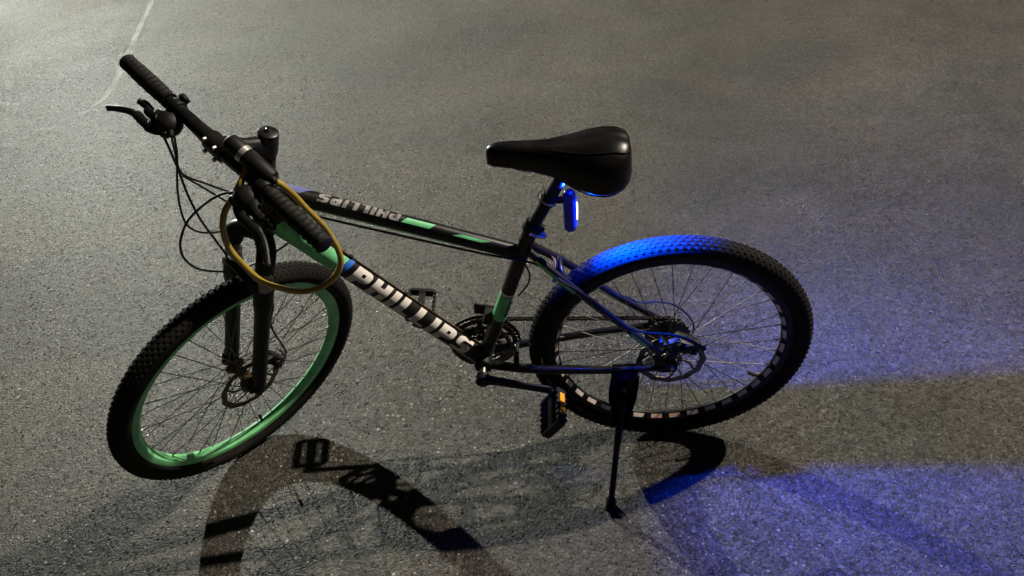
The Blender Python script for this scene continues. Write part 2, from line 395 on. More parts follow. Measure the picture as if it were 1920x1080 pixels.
# gussets where the tubes meet at the head
b = MB(); b.prism([(0, 0), (.05, 0), (.004, .04)], -TT.t*-1, (HT.t), YY, TT.at(.02, -90), .005); b.build('gusset', M['black'], frame, .001)
def stay(pts, r0, r1, name):
    p = spline(pts, 8); n = len(p); b = MB(); b.tube(p, [r0+(r1-r0)*i/(n-1) for i in range(n)], 12); return b.build(name, M['black'], frame)
SSL = [(.3113, .016, .332), (.240, .045, .2675), (.1358, .057, .1584), (.030, .0645, .046)]
SSR = [(.3113, -.016, .326), (.226, -.045, .232), (.1397, -.057, .135), (.026, -.0655, .030)]
CSL = [(.4240, .026, -.016), (.3237, .050, -.010), (.1476, .061, -.0115), (.018, .0655, -.004)]
CSR = [(.4240, -.026, -.020), (.3366, -.050, -.026), (.1372, -.0605, -.006), (.014, -.0655, .004)]
stay(SSL, .0095, .0078, 'seat_stay'); stay(SSR, .0095, .0078, 'seat_stay')
stay(CSL, .0115, .0085, 'chain_stay'); stay(CSR, .0115, .0085, 'chain_stay')
b = MB(); b.tube(spline([(.236, .044, .262), (.247, .02, .282), (.247, -.02, .278), (.232, -.044, .240)], 5), .0065, 10); b.build('brake_bridge', M['black'], frame)
b = MB(); b.tube([(.365, -.044, -.02), (.365, .044, -.014)], .007, 10); b.build('chain_stay_bridge', M['black'], frame)
for sd in (1, -1):
    b = MB(); b.prism([(.032, .047), (.045, .036), (.038, -.012), (.022, -.020), (-.010, -.016), (-.014, .004), (-.002, .014), (.016, .018)], (1, 0, 0), (0, 0, 1), YY, (0, sd*.067, 0), .006)
    b.build('dropout', M['black_satin'], frame, .001)
# printed panels and letters, thin films on the tubes
patch(DT, .034, .196, -62, 84, 'green_panel', M['green_decal'], frame, slant=.02)
patch(DT, .198, .212, -62, 96, 'blue_stripe', M['blue_decal'], frame, slant=.02)
def on_dt(u, v): return DT.at(.223+u, -20+v*104, .0010)
lettering('PHILLIPS', .0500, 1.0, .22, .185, on_dt, 'lettering', M['white'], frame)
def on_tt(u, v): return TT.at(.285-u, 104-v*62, .0009)
lettering('PHILLIPS', .0246, 1.0, .22, .17, on_tt, 'lettering', M['grey_letters'], frame)
patch(TT, .012, .092, 62, 128, 'lilac_panel', M['lilac'], frame, slant=.03)
patch(TT, .292, .352, 44, 84, 'green_stripe', M['green_decal'], frame, slant=.012)
patch(TT, .405, .468, 40, 62, 'green_stripe', M['green_decal'], frame, slant=.02)
patch(TT, .06, .40, -52, -18, 'green_stripe', M['green_decal'], frame)
patch(ST, .189, .195, -180, 180, 'white_ring', M['white'], frame, na=24)
patch(ST, .197, .276, -120, 96, 'green_panel', M['green_decal'], frame, slant=.008)
def on_st(u, v): return ST.at(.262-u, 28+v*46, .0012)
lettering('BMX', .0185, 1.0, .15, .10, on_st, 'lettering', M['dark_letters'], frame)
for k, (i0, i1) in enumerate(((2, 11), (19, 23))):
    pp = spline(SSL, 8)[i0:i1]; b = MB(); vs = []
    for i, q in enumerate(pp):
        t = (pp[min(i+1, len(pp)-1)]-pp[max(i-1, 0)]).normalized(); nrm = (YY-t*YY.dot(t)).normalized(); up = nrm.cross(t)
        up = up if up.z > 0 else -up
        for al in (-40, -12, 12): vs.append(q+(nrm*math.cos(math.radians(al))+up*math.sin(math.radians(al)))*.0101)
    b.add(vs, [(i*3+j, i*3+j+1, i*3+j+4, i*3+j+3) for i in range(len(pp)-1) for j in range(2)])
    b.build('green_stripe', M['green_decal'], frame)
# small white print on the left seat stay
cu = bpy.data.curves.new('print', 'FONT'); cu.body = 'MOUNTAIN BIKE'; cu.size = 1.0; cu.offset = .01; cu.space_character = 1.15
to = bpy.data.objects.new('print', cu); COL.objects.link(to); bpy.context.view_layer.update()
tm = bpy.data.meshes.new_from_object(to.evaluated_get(bpy.context.evaluated_depsgraph_get()))
bpy.data.objects.remove(to)
xs = [q.co.x for q in tm.vertices]; wid = max(xs)
pp = spline(SSL, 8)
def on_ss(u, v):
    f = 10.2+u*8.0; i = int(f); q = pp[i].lerp(pp[i+1], f-i); t = (pp[i+1]-pp[i]).normalized()
    nrm = (YY-t*YY.dot(t)).normalized(); up = nrm.cross(t); up = up if up.z > 0 else -up; al = math.radians(-22+v*38)
    return q+(nrm*math.cos(al)+up*math.sin(al))*.0099
b = MB(); b.add([on_ss(q.co.x/wid, q.co.y/.72) for q in tm.vertices], [tuple(p.vertices) for p in tm.polygons]); b.build('lettering', M['grey_letters'], frame)

# ------------------------------------------------------------------ wheels
def wheel_tyre(parent):
    c = R_T-R_TUBE; prof = []
    for k in range(25):
        th = math.radians(-128+256*k/24); prof.append((math.sin(th)*.0262, c+math.cos(th)*(R_TUBE-.0030)))
    prof = [(-.0115, .2840), (-.0122, .2880)]+prof+[(.0122, .2880), (.0115, .2840)]
    b = MB(); b.lathe(prof, seg=120)
    o = b.build('tyre', M['rubber'], parent, sharp=60)
    # tread knobs: a centre pair, two intermediate rows and shoulder blocks
    b = MB(); n = 124
    for i in range(n):
        for (al, w, l, h, ph) in ((-10, .0060, .0088, .0024, 0), (10, .0060, .0088, .0024, .5), (-29, .0056, .0080, .0024, .5), (29, .0056, .0080, .0024, 0), (-48, .0054, .0076, .0022, 0), (48, .0054, .0076, .0022, .5)):
            a = 2*PI*(i+ph)/n; rd = V((math.cos(a), 0, math.sin(a))); tg = V((-math.sin(a), 0, math.cos(a))); alr = math.radians(al)
            nr = rd*math.cos(alr)+YY*math.sin(alr); sd = YY*math.cos(alr)-rd*math.sin(alr)
            base = rd*c+rd*(math.cos(alr)*(R_TUBE-.0038))+YY*(math.sin(alr)*.0260)
            vs = []
            for hh, kk in ((-.0008, 1.0), (h, .78)):
                for u_, v_ in ((-1, -1), (1, -1), (1, 1), (-1, 1)): vs.append(base+nr*hh+tg*(u_*l/2*kk)+sd*(v_*w/2*kk))
            b.add(vs, [(4, 5, 6, 7), (0, 1, 5, 4), (1, 2, 6, 5), (2, 3, 7, 6), (3, 0, 4, 7)])
    t = b.build('tread', M['tread'], parent, sharp=20); t['kind'] = 'stuff'
    return o
def wheel_rim(parent, m):
    half = [(0, .2612), (.0024, .2613), (.0034, .2620), (.0040, .2632), (.0122, .2716), (.0128, .2735), (.0128, .2868), (.0115, .2882), (.0092, .2878), (.0085, .279)]
    prof = [(-y, r) for y, r in half[::-1]]+half[1:]
    b = MB(); b.lathe(prof, seg=120, closed=True); return b.build('rim', m, parent, sharp=24)
def spokes(parent, rot):
    # each spoke is its own object; four shared meshes (left/right flange, leading/trailing)
    metas = {}
    for side in (1, -1):
        for d in (1, -1):
            h = V((.021*math.sin(d*1.25), side*.029, .021*math.cos(d*1.25))); r = V((0, side*.003, .2622))
            b = MB(); b.tube([h, h.lerp(r, .5), r], .00105, 6); b.cur = 1
            dr = (r-h).normalized(); b.tube([r-dr*.013, r-dr*.011, r+dr*.001], [.0013, .0021, .0021], 8)
            metas[(side, d)] = b.mesh('spoke', [M['spoke'], M['nipple']])
    for i in range(36):
        side = 1 if i % 2 else -1; d = 1 if (i//2) % 2 else -1
        link('spoke', metas[(side, d)], parent, Matrix.Rotation(rot+2*PI*i/36, 4, 'Y'))
def rotor(parent, y):
    n = 96; rows = []
    b = MB(); vs = []
    for i in range(n):
        a = 2*PI*i/n; ro = .080+.0016*math.cos(a*12); ri = .0655+.0012*math.cos(a*12)
        for r, dy in ((ri, -.001), (ro, -.001), (ro, .001), (ri, .001)): vs.append((math.cos(a)*r, y+dy, math.sin(a)*r))
    fs = [(i*4+k, i*4+(k+1) % 4, ((i+1) % n)*4+(k+1) % 4, ((i+1) % n)*4+k) for i in range(n) for k in range(4)]
    b.add(vs, fs)
    for i in range(6):
        a = 2*PI*i/6; p = []
        for k in range(5):
            t = k/4; aa = a+t*.62; r = .022+t*.046; p.append((math.cos(aa)*r, y, math.sin(aa)*r))
        b.tube(p, .0034, 6, squash=(.32, 1), ref=YY)
    b.lathe([(y-.0015, .015), (y-.0015, .027), (y+.0015, .027), (y+.0015, .015)], closed=True, seg=28)
    b.cur = 1
    for i in range(36):                      # drilled holes read as dark dots in the braking band
        a = 2*PI*i/36; r = .0692 if i % 2 else .0745
        b.lathe([(y-.0013, .0001), (y-.0013, .0023), (y+.0013, .0023), (y+.0013, .0001)], (math.cos(a)*r, 0, math.sin(a)*r), seg=8)
    o = b.build('brake_rotor', [M['rotor'], M['dark_letters']], parent)
    for i in range(6):
        a = 2*PI*i/6+.2; b = MB(); b.lathe([(y+.001, .0035), (y+.004, .0035), (y+.0045, .002), (y+.0045, .0002)], (math.cos(a)*.021, 0, math.sin(a)*.021), seg=8)
        b.build('rotor_bolt', M['steel'], parent)
    return o
def hub(parent, half, m):
    b = MB(); b.lathe([(-half, .006), (-half, .011), (-.038, .012), (-.036, .017), (-.032, .018), (-.031, .0245), (-.0275, .0245), (-.026, .015), (-.012, .0125), (.012, .0125), (.026, .015), (.0275, .0245), (.031, .0245), (.032, .018), (.036, .017), (.038, .012), (half, .011), (half, .006)], seg=32)
    b.build('hub', m, parent)
    b = MB(); b.tube([(0, -half-.024, 0), (0, half+.024, 0)], .0048, 10)
    for sd in (1, -1): b.lathe([(sd*(half+.010), .0002), (sd*(half+.010), .0085), (sd*(half+.018), .0085), (sd*(half+.018), .0002)], seg=6)
    b.build('axle', M['steel'], parent)
def valve(parent, ang):
    a = math.radians(ang); d = V((math.cos(a), 0, math.sin(a))); b = MB()
    b.tube([d*.264, d*.250, d*.2495, d*.232, d*.231], [.0036, .0034, .0042, .0042, .003], 10); b.build('valve', M['plastic'], parent)

ax_f = P0+F0*.042
fw = part('wheel', 'front wheel with green rim, turned towards the camera', OFF @ STEER @ T(ax_f))
wheel_tyre(fw); wheel_rim(fw, M['green']); hub(fw, .044, M['rust']); spokes(fw, .06); rotor(fw, .0355); valve(fw, -86)
rw = part('wheel', 'rear wheel with black rim carrying bright foil windows', OFF.copy())
wheel_tyre(rw); wheel_rim(rw, M['black_satin']); hub(rw, .052, M['black_satin']); spokes(rw, .02); rotor(rw, .047); valve(rw, -150)
b = MB(); vs = []
for i in range(5):
    a = (i/4-.5)*.104
    for (r, y) in ((.27125, .01185), (.2675, .00820), (.26375, .00453)): vs.append((math.sin(a)*(r-.0004), y+.0004, math.cos(a)*(r-.0004)))
b.add(vs, [(i*3+j, i*3+j+1, (i+1)*3+j+1, (i+1)*3+j) for i in range(4) for j in range(2)])
wmesh = b.mesh('rim_window', M['window'])
wred = wmesh.copy(); wred.materials[0] = M['window_reflection']
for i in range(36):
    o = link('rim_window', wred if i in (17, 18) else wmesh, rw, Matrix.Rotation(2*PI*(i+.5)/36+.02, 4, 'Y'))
    if i in (17, 18): o['label'] = 'foil window with a painted red and orange reflection at the bottom of the rear rim'
# printed marks on the rear tyre's sidewall
def tyre_mark(a0, a1, th, name, m):
    b = MB(); vs = []; c = R_T-R_TUBE
    for i in range(7):
        a = math.radians(a0+(a1-a0)*i/6)
        for k in range(3):
            t = math.radians(th[0]+(th[1]-th[0])*k/2); r = c+math.cos(t)*(R_TUBE-.0030); vs.append((math.cos(a)*r, math.sin(t)*.0268, math.sin(a)*r))
    b.add(vs, [(i*3+j, i*3+j+1, (i+1)*3+j+1, (i+1)*3+j) for i in range(6) for j in range(2)]); b.build(name, m, rw)
tyre_mark(-4, .5, (98, 108), 'sidewall_print', M['yellow_print']); tyre_mark(-23, -14, (100, 106), 'sidewall_print', M['red_print'])
# cassette on the far side
b = MB()
for k, (r, nt_) in enumerate(((.057, 28), (.050, 24), (.045, 22), (.040, 20), (.036, 18), (.032, 16), (.028, 14))):
    y = -.0245-.0042*k; n = nt_*4; vs = []
    for i in range(n):
        a = 2*PI*i/n; rr = r+(.0022 if i % 4 in (1, 2) else -.0016)
        for q, dy in ((.020, -.0009), (rr, -.0009), (rr, .0009), (.020, .0009)): vs.append((math.cos(a)*q, y+dy, math.sin(a)*q))
    b.add(vs, [(i*4+j, i*4+(j+1) % 4, ((i+1) % n)*4+(j+1) % 4, ((i+1) % n)*4+j) for i in range(n) for j in range(4)])
b.lathe([(-.022, .019), (-.053, .019)], seg=24)
b.build('cassette', M['chain'], rw)

# ------------------------------------------------------------------ fork (built straight ahead, then turned with the steering)
fork = part('fork', None, OFF @ STEER)
def FS(s, y, f): return P0+U*s+YY*y+F0*f
LO = .033
for sd in (1, -1):
    b = MB(); b.tube([FS(s, sd*.0555, LO) for s in (-.018, -.012, .02, .10, .27, .285, .30, .335, .345, .350)], [.010, .0155, .0172, .0175, .0178, .0205, .0218, .0218, .0205, .014], 20)
    b.build('lower_leg', M['black_satin'], fork)
    b = MB(); b.tube([FS(s, sd*.0555, LO) for s in (.345, .352, .372, .376, .43)], [.0195, .0185, .0185, .0148, .0148], 18); b.build('stanchion', M['stanchion'], fork)
    b = MB(); b.prism([(-.022, -.012), (.012, -.014), (.020, 0), (.012, .016), (-.022, .03)], F0, U, YY, FS(0, sd*.0545, .042), .008); b.build('dropout', M['black_satin'], fork, .001)
b = MB(); b.tube(spline([FS(.398, .0555, LO), FS(.425, .0545, LO-.002), FS(.440, .036, .018), FS(.446, 0, .006), FS(.440, -.036, .018), FS(.425, -.0545, LO-.002), FS(.398, -.0555, LO)], 6), [.019, .020, .021]+[.0205]*31+[.021, .020, .019], 14)
b.build('crown', M['black_satin'], fork)
b = MB(); b.tube(spline([FS(.318, .0555, LO), FS(.345, .052, .052), FS(.372, .032, .062), FS(.378, 0, .064), FS(.372, -.032, .062), FS(.345, -.052, .052), FS(.318, -.0555, LO)], 5), .0095, 10); b.build('brake_arch', M['black_satin'], fork)
b = MB(); b.tube([FS(s, 0, 0) for s in (.43, .575)], .0143, 16); b.build('steerer', M['steel'], fork)
# front disc caliper behind the left leg
b = MB(); cc = FS(.058, .041, -.016)
b.box(cc, .052, .030, .024, ax=U*.75+F0*.66, up=U); b.box(FS(.075, .050, .010), .030, .010, .020, ax=F0, up=U); b.box(FS(.040, .052, -.022), .016, .014, .018, ax=U, up=F0)
b.lathe([(0, .0002), (0, .011), (.010, .011), (.012, .008), (.012, .0002)], cc+YY*.012, YY, seg=16)
b.build('brake_caliper', M['black_satin'], fork, .002)
for s_, f_ in ((.080, -.030), (.036, -.008)):
    b = MB(); b.lathe([(0, .0002), (0, .0042), (.005, .0042), (.005, .0002)], FS(s_, .056, f_), YY, seg=8); b.build('caliper_bolt', M['steel'], fork)
b = MB(); b.tube([FS(.084, .047, -.030), FS(.062, .047, -.046), FS(.040, .047, -.044)], [.0035, .0045, .003], 8); b.build('caliper_arm', M['steel'], fork)
b = MB(); b.lathe([(0, .0002), (0, .009), (.007, .010), (.012, .007), (.012, .0002)], ax_f+YY*.060, YY, seg=14); b.lathe([(0, .0002), (0, .009), (-.007, .010), (-.014, .008), (-.014, .0002)], ax_f-YY*.060, YY, seg=14)
b.tube(spline([ax_f-YY*.07, ax_f-YY*.074+U*.02-F0*.006, ax_f-YY*.070+U*.052-F0*.016], 5), [.005]*6+[.0035]*5, 8); b.build('quick_release', M['black_satin'], fork)

# ------------------------------------------------------------------ stem and handlebar
B0 = FS(.705, 0, .105)
stem = part('stem', None, OFF @ STEER)
b = MB(); s0 = .578; prof = [(0, .0255), (.004, .0265), (.012, .0262), (.016, .0205)]
h = .02
while h < .070: prof += [(h, .0178), (h+.006, .0178), (h+.007, .0166), (h+.008, .0166)]; h += .009
prof += [(.076, .0178)]
b.lathe(prof, FS(s0, 0, 0), U, seg=24, caps=True); b.build('headset_spacer', M['black_satin'], stem)
b = MB(); b.lathe([(.652, .0165), (.654, .0195), (.658, .0205), (.694, .0205), (.698, .0190), (.699, .014)], P0, U, seg=28, caps=True)
b.tube([FS(.676, 0, .010), FS(.688, 0, .05), FS(.702, 0, .09)], [.0190, .0150, .0175], 16, squash=(1.0, 1.0), ref=YY)
b.lathe([(-.024, .0170), (-.023, .0200), (.023, .0200), (.024, .0170)], B0, YY, seg=24, caps=True); b.build('stem_body', M['black'], stem)
b = MB(); b.lathe([(.6995, .0200), (.703, .0200), (.705, .0165), (.705, .0002)], P0, U, seg=28); b.build('top_cap', M['black'], stem)
b = MB(); b.lathe([(.705, .0052), (.7095, .0052), (.7105, .0040), (.7105, .0002)], P0, U, seg=10); b.build('stem_bolt', M['chrome'], stem)
for sd in (1, -1):
    for du in (.013, -.013):
        b = MB(); b.lathe([(.016, .0042), (.0215, .0042), (.0215, .0002)], B0+YY*(sd*.015)+U*du, F0, seg=8); b.build('stem_bolt', M['steel'], stem)
    b = MB(); b.lathe([(-.013, .0042), (-.0235, .0042), (-.0235, .0002)], FS(.676, 0, 0)+U*(.012*sd), F0, seg=8); b.build('stem_bolt', M['chrome'], stem)
    b = MB(); b.box(FS(.690, sd*.0135, .052)+U*.0, .055, .004, .012, ax=(FS(.702, 0, .09)-FS(.676, 0, .01)), up=U); b.build('stem_rib', M['black'], stem, .001)

hb = part('handlebar', None, OFF @ STEER)
b = MB(); ys = [-.300, -.16, -.12, -.075, -.045, -.02, .02, .045, .075, .12, .16, .300]
b.tube([B0+YY*y for y in ys], [.0115, .0118, .0128, .0138, .0152, .0158, .0158, .0152, .0138, .0128, .0118, .0115], 18); b.build('bar', M['black'], hb)
for sd in (1, -1):
    b = MB(); pa = []; ra = []; n = 64
    for i in range(n+1):
        t = i/n; y = .158+.147*t; r = .0152+.0016*math.sin(t*PI)+.0011*math.sin(t*70)+.0007*noise.noise(V((t*14, sd, 0)))
        if i == 0: r = .0165
        if t > .97: r = .0168
        pa.append(B0+YY*(sd*y)); ra.append(r)
    pa.append(B0+YY*(sd*.3075)); ra.append(.013)
    b.tube(pa, ra, 22); o = b.build('grip', M['grip'], hb, sharp=60)
    me = o.data
    for v_ in me.vertices:
        q = v_.co-B0; ax_ = V((0, q.y, 0)); rd = q-ax_; k = 1+.045*noise.noise(V((q.y*90, rd.x*90, rd.z*90))); v_.co = B0+ax_+rd*k
G = F0*math.cos(math.radians(35))-U*math.sin(math.radians(35)); GN = YY.cross(G)
def LV(n, g, h=0): return B0+YY*n+G*g+GN*h
for sd in (-1, 1):
    dg = .0 if sd < 0 else .0
    def L2(n, g, h=0): return LV(sd*n, g, h)
    lv = MB(); lv.tube(spline([L2(.112, .042), L2(.130, .054), L2(.150, .060), L2(.170, .0612), L2(.192, .0605), L2(.212, .066), L2(.232, .076), L2(.250, .0875), L2(.253, .091)], 5), [.0095, .0110, .0125]+[.0120]*8+[.0092]*10+[.0074]*10+[.0066]*5+[.0072]*4+[.0045], 12, squash=(.62, 1.0), ref=GN)
    lv.build('brake_lever', M['black_satin'], hb)
    b = MB(); b.lathe([(-.011, .0155), (-.009, .0168), (.009, .0168), (.011, .0155)], LV(sd*.135, 0), YY, seg=20, caps=True)
    b.tube(spline([L2(.135, .008), L2(.128, .030), L2(.112, .046), L2(.104, .055)], 4), [.0125]*5+[.0115]*4+[.0095]*3+[.0065], 12)
    b.box(L2(.135, -.021), .012, .014, .012, ax=G, up=GN); b.build('lever_clamp', M['black_satin'], hb, .0015)
    b = MB(); b.ball(L2(.124, .032, .004), .0265, 20, (1.0, 1.05, .85)); b.tube([L2(.112, .034), L2(.099, .042), L2(.094, .046)], [.010, .007, .0048], 10)
    b.tube(spline([L2(.125, .026), L2(.150, .036), L2(.172, .040), L2(.186, .0355), L2(.203, .037), L2(.211, .039)], 4), [.014]*6+[.0105]*5+[.0080]*6+[.0066]*4, 10, squash=(.7, 1), ref=GN)
    b.build('shifter', M['plastic'], hb)
    b = MB(); b.lathe([(0, .0120), (.0030, .0120), (.0040, .0095), (.0040, .0002)], L2(.121, .031, .0225), GN+YY*(sd*.0)+U*.2, seg=20); b.build('gear_dial', M['dial'], hb)
    b = MB(); b.ball(L2(.138, -.022, -.004), .0075, 12, (1, 1.6, 1)); b.build('thumb_button', M['plastic'], hb)

# ------------------------------------------------------------------ saddle, seat post, clamp
sd_ = part('saddle')
stn = [(.3785, .006, .582, 0.0152), (.3765, .0155, .5885, 0.0279), (.366, .0205, .5950, 0.0381), (.345, .0230, .5975, 0.0432), (.315, .0250, .5970, 0.0470), (.285, .0290, .5950, 0.0533), (.255, .0360, .5935, 0.0584), (.230, .0480, .5940, 0.0698), (.205, .0610, .5960, 0.0813), (.182, .0720, .5985, 0.0902), (.158, .0780, .6005, 0.0940), (.136, .0770, .6005, 0.0914), (.118, .0690, .5975, 0.0813), (.106, .0550, .5920, 0.0660), (.100, .0360, .5850, 0.0457)]
b = MB(); vs = []; K = 38
for (x, w, zt, dp) in stn:
    for k in range(K+1):
        th = PI*(-.24+1.48*k/K); cx = math.cos(th); sx = math.sin(th)
        y = w*math.copysign(abs(cx)**.92, cx); z = zt-dp*.86+dp*(.22*sx if sx < 0 else .86*sx**.80)
        crown_dip = -.0035*math.exp(-(y/.010)**2)*min(1, max(0, (.33-x)/.06))*(1 if x < .32 else 0)
        vs.append((x, y, z+crown_dip))
fs = [(i*(K+1)+k, i*(K+1)+k+1, (i+1)*(K+1)+k+1, (i+1)*(K+1)+k) for i in range(len(stn)-1) for k in range(K)]
fs += [tuple(range(K+1))[::-1], tuple((len(stn)-1)*(K+1)+k for k in range(K+1))]
b.add(vs, fs); so = b.build('cover', M['saddle'], sd_, sharp=70)
md = so.modifiers.new('smooth', 'SUBSURF'); md.levels = 1; md.render_levels = 2
b = MB()
b.add([(x, sgn*w*.86, zt-dp*1.02) for (x, w, zt, dp) in stn for sgn in (-1, 1)], [(i*2, i*2+1, i*2+3, i*2+2) for i in range(len(stn)-1)]); b.build('base_shell', M['saddle_base'], sd_)
b = MB()
for k in (1, -1): b.tube(spline([(.355, k*.010, .572), (.325, k*.019, .552), (.290, k*.022, .545), (.230, k*.022, .545), (.195, k*.027, .548), (.140, k*.040, .566)], 5), .0035, 8)
b.build('rail', M['steel'], sd_)
# stitched seam between the nose panel and the raised rear cushion
b = MB()
for sgn in (1, -1):
    pth = []
    for i in range(6, 14):
        x, w, zt, dp = stn[i]; th = PI*(.5-sgn*(.18 if i < 12 else .20)); cx = math.cos(th); sx = math.sin(th)
        pth.append((x, w*math.copysign(abs(cx)**.92, cx), zt-dp*.86+dp*.86*sx**.80+.0002))
    b.tube(spline(pth, 4), .0011, 6)
b.build('seam_piping', M['plastic'], sd_)
post = part('seat_post')
pd_ = (V((.2476, 0, .4867))-V((.3113, 0, .3660))).normalized(); p_lo = V((.3113, 0, .366)); p_hi = p_lo+pd_*.190
b = MB(); b.tube([p_lo-pd_*.02, p_hi], .0135, 20); b.build('post_tube', M['black_satin'], post)
b = MB(); b.lathe([(-.014, .015), (-.012, .0175), (.012, .0175), (.014, .015)], p_hi+V((0, 0, -.004)), YY, seg=18, caps=True); b.box(p_hi+V((0, 0, .006)), .05, .052, .014); b.build('saddle_clamp', M['black_satin'], post, .002)
sc = part('seat_clamp')
b = MB(); b.lathe([(-.010, .0195), (-.009, .0208), (.009, .0208), (.010, .0195)], V((.3005, 0, .3868)), pd_, seg=24, caps=True); b.box((.2860, 0, .3800), .016, .020, .018, ax=(.88, 0, .47), up=pd_); b.build('collar', M['black_satin'], sc, .001)
b = MB(); b.tube(spline([(.2815, .012, .3790), (.2770, .028, .3830), (.2860, .036, .3880), (.3050, .034, .3950)], 5), [.0055]*4+[.0062]*8+[.0052]*4, 10, squash=(1, .55)); b.ball((.2785, .024, .381), .0075)
b.build('quick_release_lever', M['silver'], sc)

# ------------------------------------------------------------------ crankset, pedals, chain, gears
crank = part('crankset'); AY = -.0455
CA = math.radians(13)
def ring(b, ro, ri, y, th, teeth=0, seg=120):
    vs = []
    for i in range(seg):
        a = 2*PI*i/seg; r = ro
        if teeth: r = ro+(.0022 if (i*teeth//(seg//2)) % 2 else -.0016)
        for q, dy in ((ri, -th), (r, -th), (r, th), (ri, th)): vs.append((BB.x+math.cos(a)*q, y+dy, BB.z+math.sin(a)*q))
    b.add(vs, [(i*4+j, i*4+(j+1) % 4, ((i+1) % seg)*4+(j+1) % 4, ((i+1) % seg)*4+j) for i in range(seg) for j in range(4)])
b = MB(); ring(b, .0835, .070, AY, .0011, 42, 168); ring(b, .068, .056, AY+.008, .0011, 34, 136); ring(b, .046, .036, AY+.016, .0011, 22, 88); b.build('chainring', M['chain'], crank)
b = MB(); ring(b, .0900, .078, AY-.007, .0014); b.build('chain_guard', M['plastic'], crank)
b = MB()
for i in range(5):
    a = 2*PI*i/5+CA; d = V((math.cos(a), 0, math.sin(a))); b.box(BB+d*.046+YY*(AY-.002), .060, .016, .006, ax=d, up=YY, taper=.75)
b.lathe([(AY-.012, .020), (AY+.004, .024), (AY+.008, .016)], V((BB.x, 0, BB.z)), YY, seg=24, caps=True); b.build('spider', M['black_satin'], crank, .001)
b = MB(); b.tube([V((BB.x, -.070, BB.z)), V((BB.x, .078, BB.z))], .0085, 14); b.build('spindle', M['steel'], crank)
def crank_arm(sd):
    d = V((-math.cos(CA), 0, -math.sin(CA)))*sd; y = sd*.072
    b = MB(); b.tube([BB+YY*y-d*.012, BB+YY*y, BB+YY*(y+sd*.001)+d*.03, BB+YY*(y+sd*.008)+d*.12, BB+YY*(y+sd*.010)+d*.165, BB+YY*(y+sd*.010)+d*.182], [.012, .0175, .0135, .0115, .0130, .007], 16, squash=(.60, 1), ref=YY)
    b.lathe([(y-sd*.010, .0165), (y+sd*.010, .0165), (y+sd*.013, .012), (y+sd*.013, .0002)], V((BB.x, 0, BB.z)), YY, seg=20); b.build('crank_arm', M['black_satin'], crank, .0005)
    return BB+YY*(y+sd*.016)+d*.168
def pedal(o, sd, tilt, name='pedal'):
    p = part(name); mx = OFF @ T(o) @ Matrix.Rotation(tilt, 4, 'Y'); p.matrix_local = mx
    W, Ln = .064, .094
    b = MB(); b.tube([(0, 0, 0), (0, sd*.10, 0)], [.0095, .0075], 12); b.lathe([(sd*.0, .006), (sd*.004, .0105), (sd*.012, .0105)], (0, 0, 0), YY, seg=14, caps=True); b.build('pedal_axle', M['black_satin'], p)
    b = MB(); y0 = .014
    for y in (y0, y0+Ln): b.box((0, sd*y, 0), W, .009, .020)
    b.box((0, sd*(y0+Ln/2), 0), .017, Ln, .017)
    for x in (-W/2, W/2):
        b.box((x, sd*(y0+Ln/2), 0), .007, Ln, .020)
        for k in range(6):
            for z in (.0115, -.0115): b.box((x, sd*(y0+.008+k*.0155), z), .006, .008, .005, taper=.8)
    b.build('cage', M['plastic'], p, .0008)
    for x in ((-W/2, W/2) if sd > 0 else (W/2,)):
        b = MB(); sx = math.copysign(1, x); b.box((x+sx*.0045, sd*(y0+Ln/2-.004), 0), .004, .058, .013); b.build('reflector', M['amber'], p, .0006)
    return p
pedal(crank_arm(1), 1, math.radians(52)); pedal(crank_arm(-1), -1, math.radians(-10))

# chain: links as separate pieces sharing two meshes
chain = part('chain'); CY = AY
def arc(c, r, a0, a1, n): return [V((c[0]+r*math.cos(math.radians(a0+(a1-a0)*i/n)), CY, c[1]+r*math.sin(math.radians(a0+(a1-a0)*i/n)))) for i in range(n+1)]
UPu, LOp = (.012, -.062), (.052, -.118)
pth = arc((0, 0), .045, 200, 96, 14)+arc((BB.x, BB.z), .0835, 95, -82, 20)+arc(LOp, .020, -75, -215, 8)+arc(UPu, .018, -40, 70, 5)+[V((-.022, CY, -.040))]
cum = [0]
for i in range(1, len(pth)): cum.append(cum[-1]+(pth[i]-pth[i-1]).length)
tot = cum[-1]+(pth[0]-pth[-1]).length; cum.append(tot); pth.append(pth[0])
nl = int(round(tot/.0127)); nl += nl % 2
def cp(s):
    s %= tot
    for i in range(len(cum)-1):
        if cum[i] <= s <= cum[i+1]: return pth[i].lerp(pth[i+1], (s-cum[i])/max(1e-9, cum[i+1]-cum[i]))
lm = []
for wide in (.0036, .0024):
    b = MB()
    for y in (wide, -wide):
        b.prism([(-.0100, 0), (-.0086, .0036), (-.0052, .0040), (0, .0026), (.0052, .0040), (.0086, .0036), (.0100, 0), (.0086, -.0036), (.0052, -.0040), (0, -.0026), (-.0052, -.0040), (-.0086, -.0036)], (1, 0, 0), (0, 0, 1), YY, (0, y, 0), .0010)
    b.lathe([(-.0040, .0002), (-.0040, .0022), (.0040, .0022), (.0040, .0002)], (.00635, 0, 0), YY, seg=8)
    lm.append(b.mesh('chain_link', M['chain']))
for i in range(nl):
    a, q = cp(tot*i/nl), cp(tot*(i+1)/nl); d = (q-a).normalized(); mid = (a+q)/2
    link('chain_link', lm[i % 2], chain, T(mid) @ Matrix(((d.x, 0, -d.z, 0), (0, 1, 0, 0), (d.z, 0, d.x, 0), (0, 0, 0, 1))))
rd = part('derailleur', 'gear changer below the rear sprockets')
b = MB()
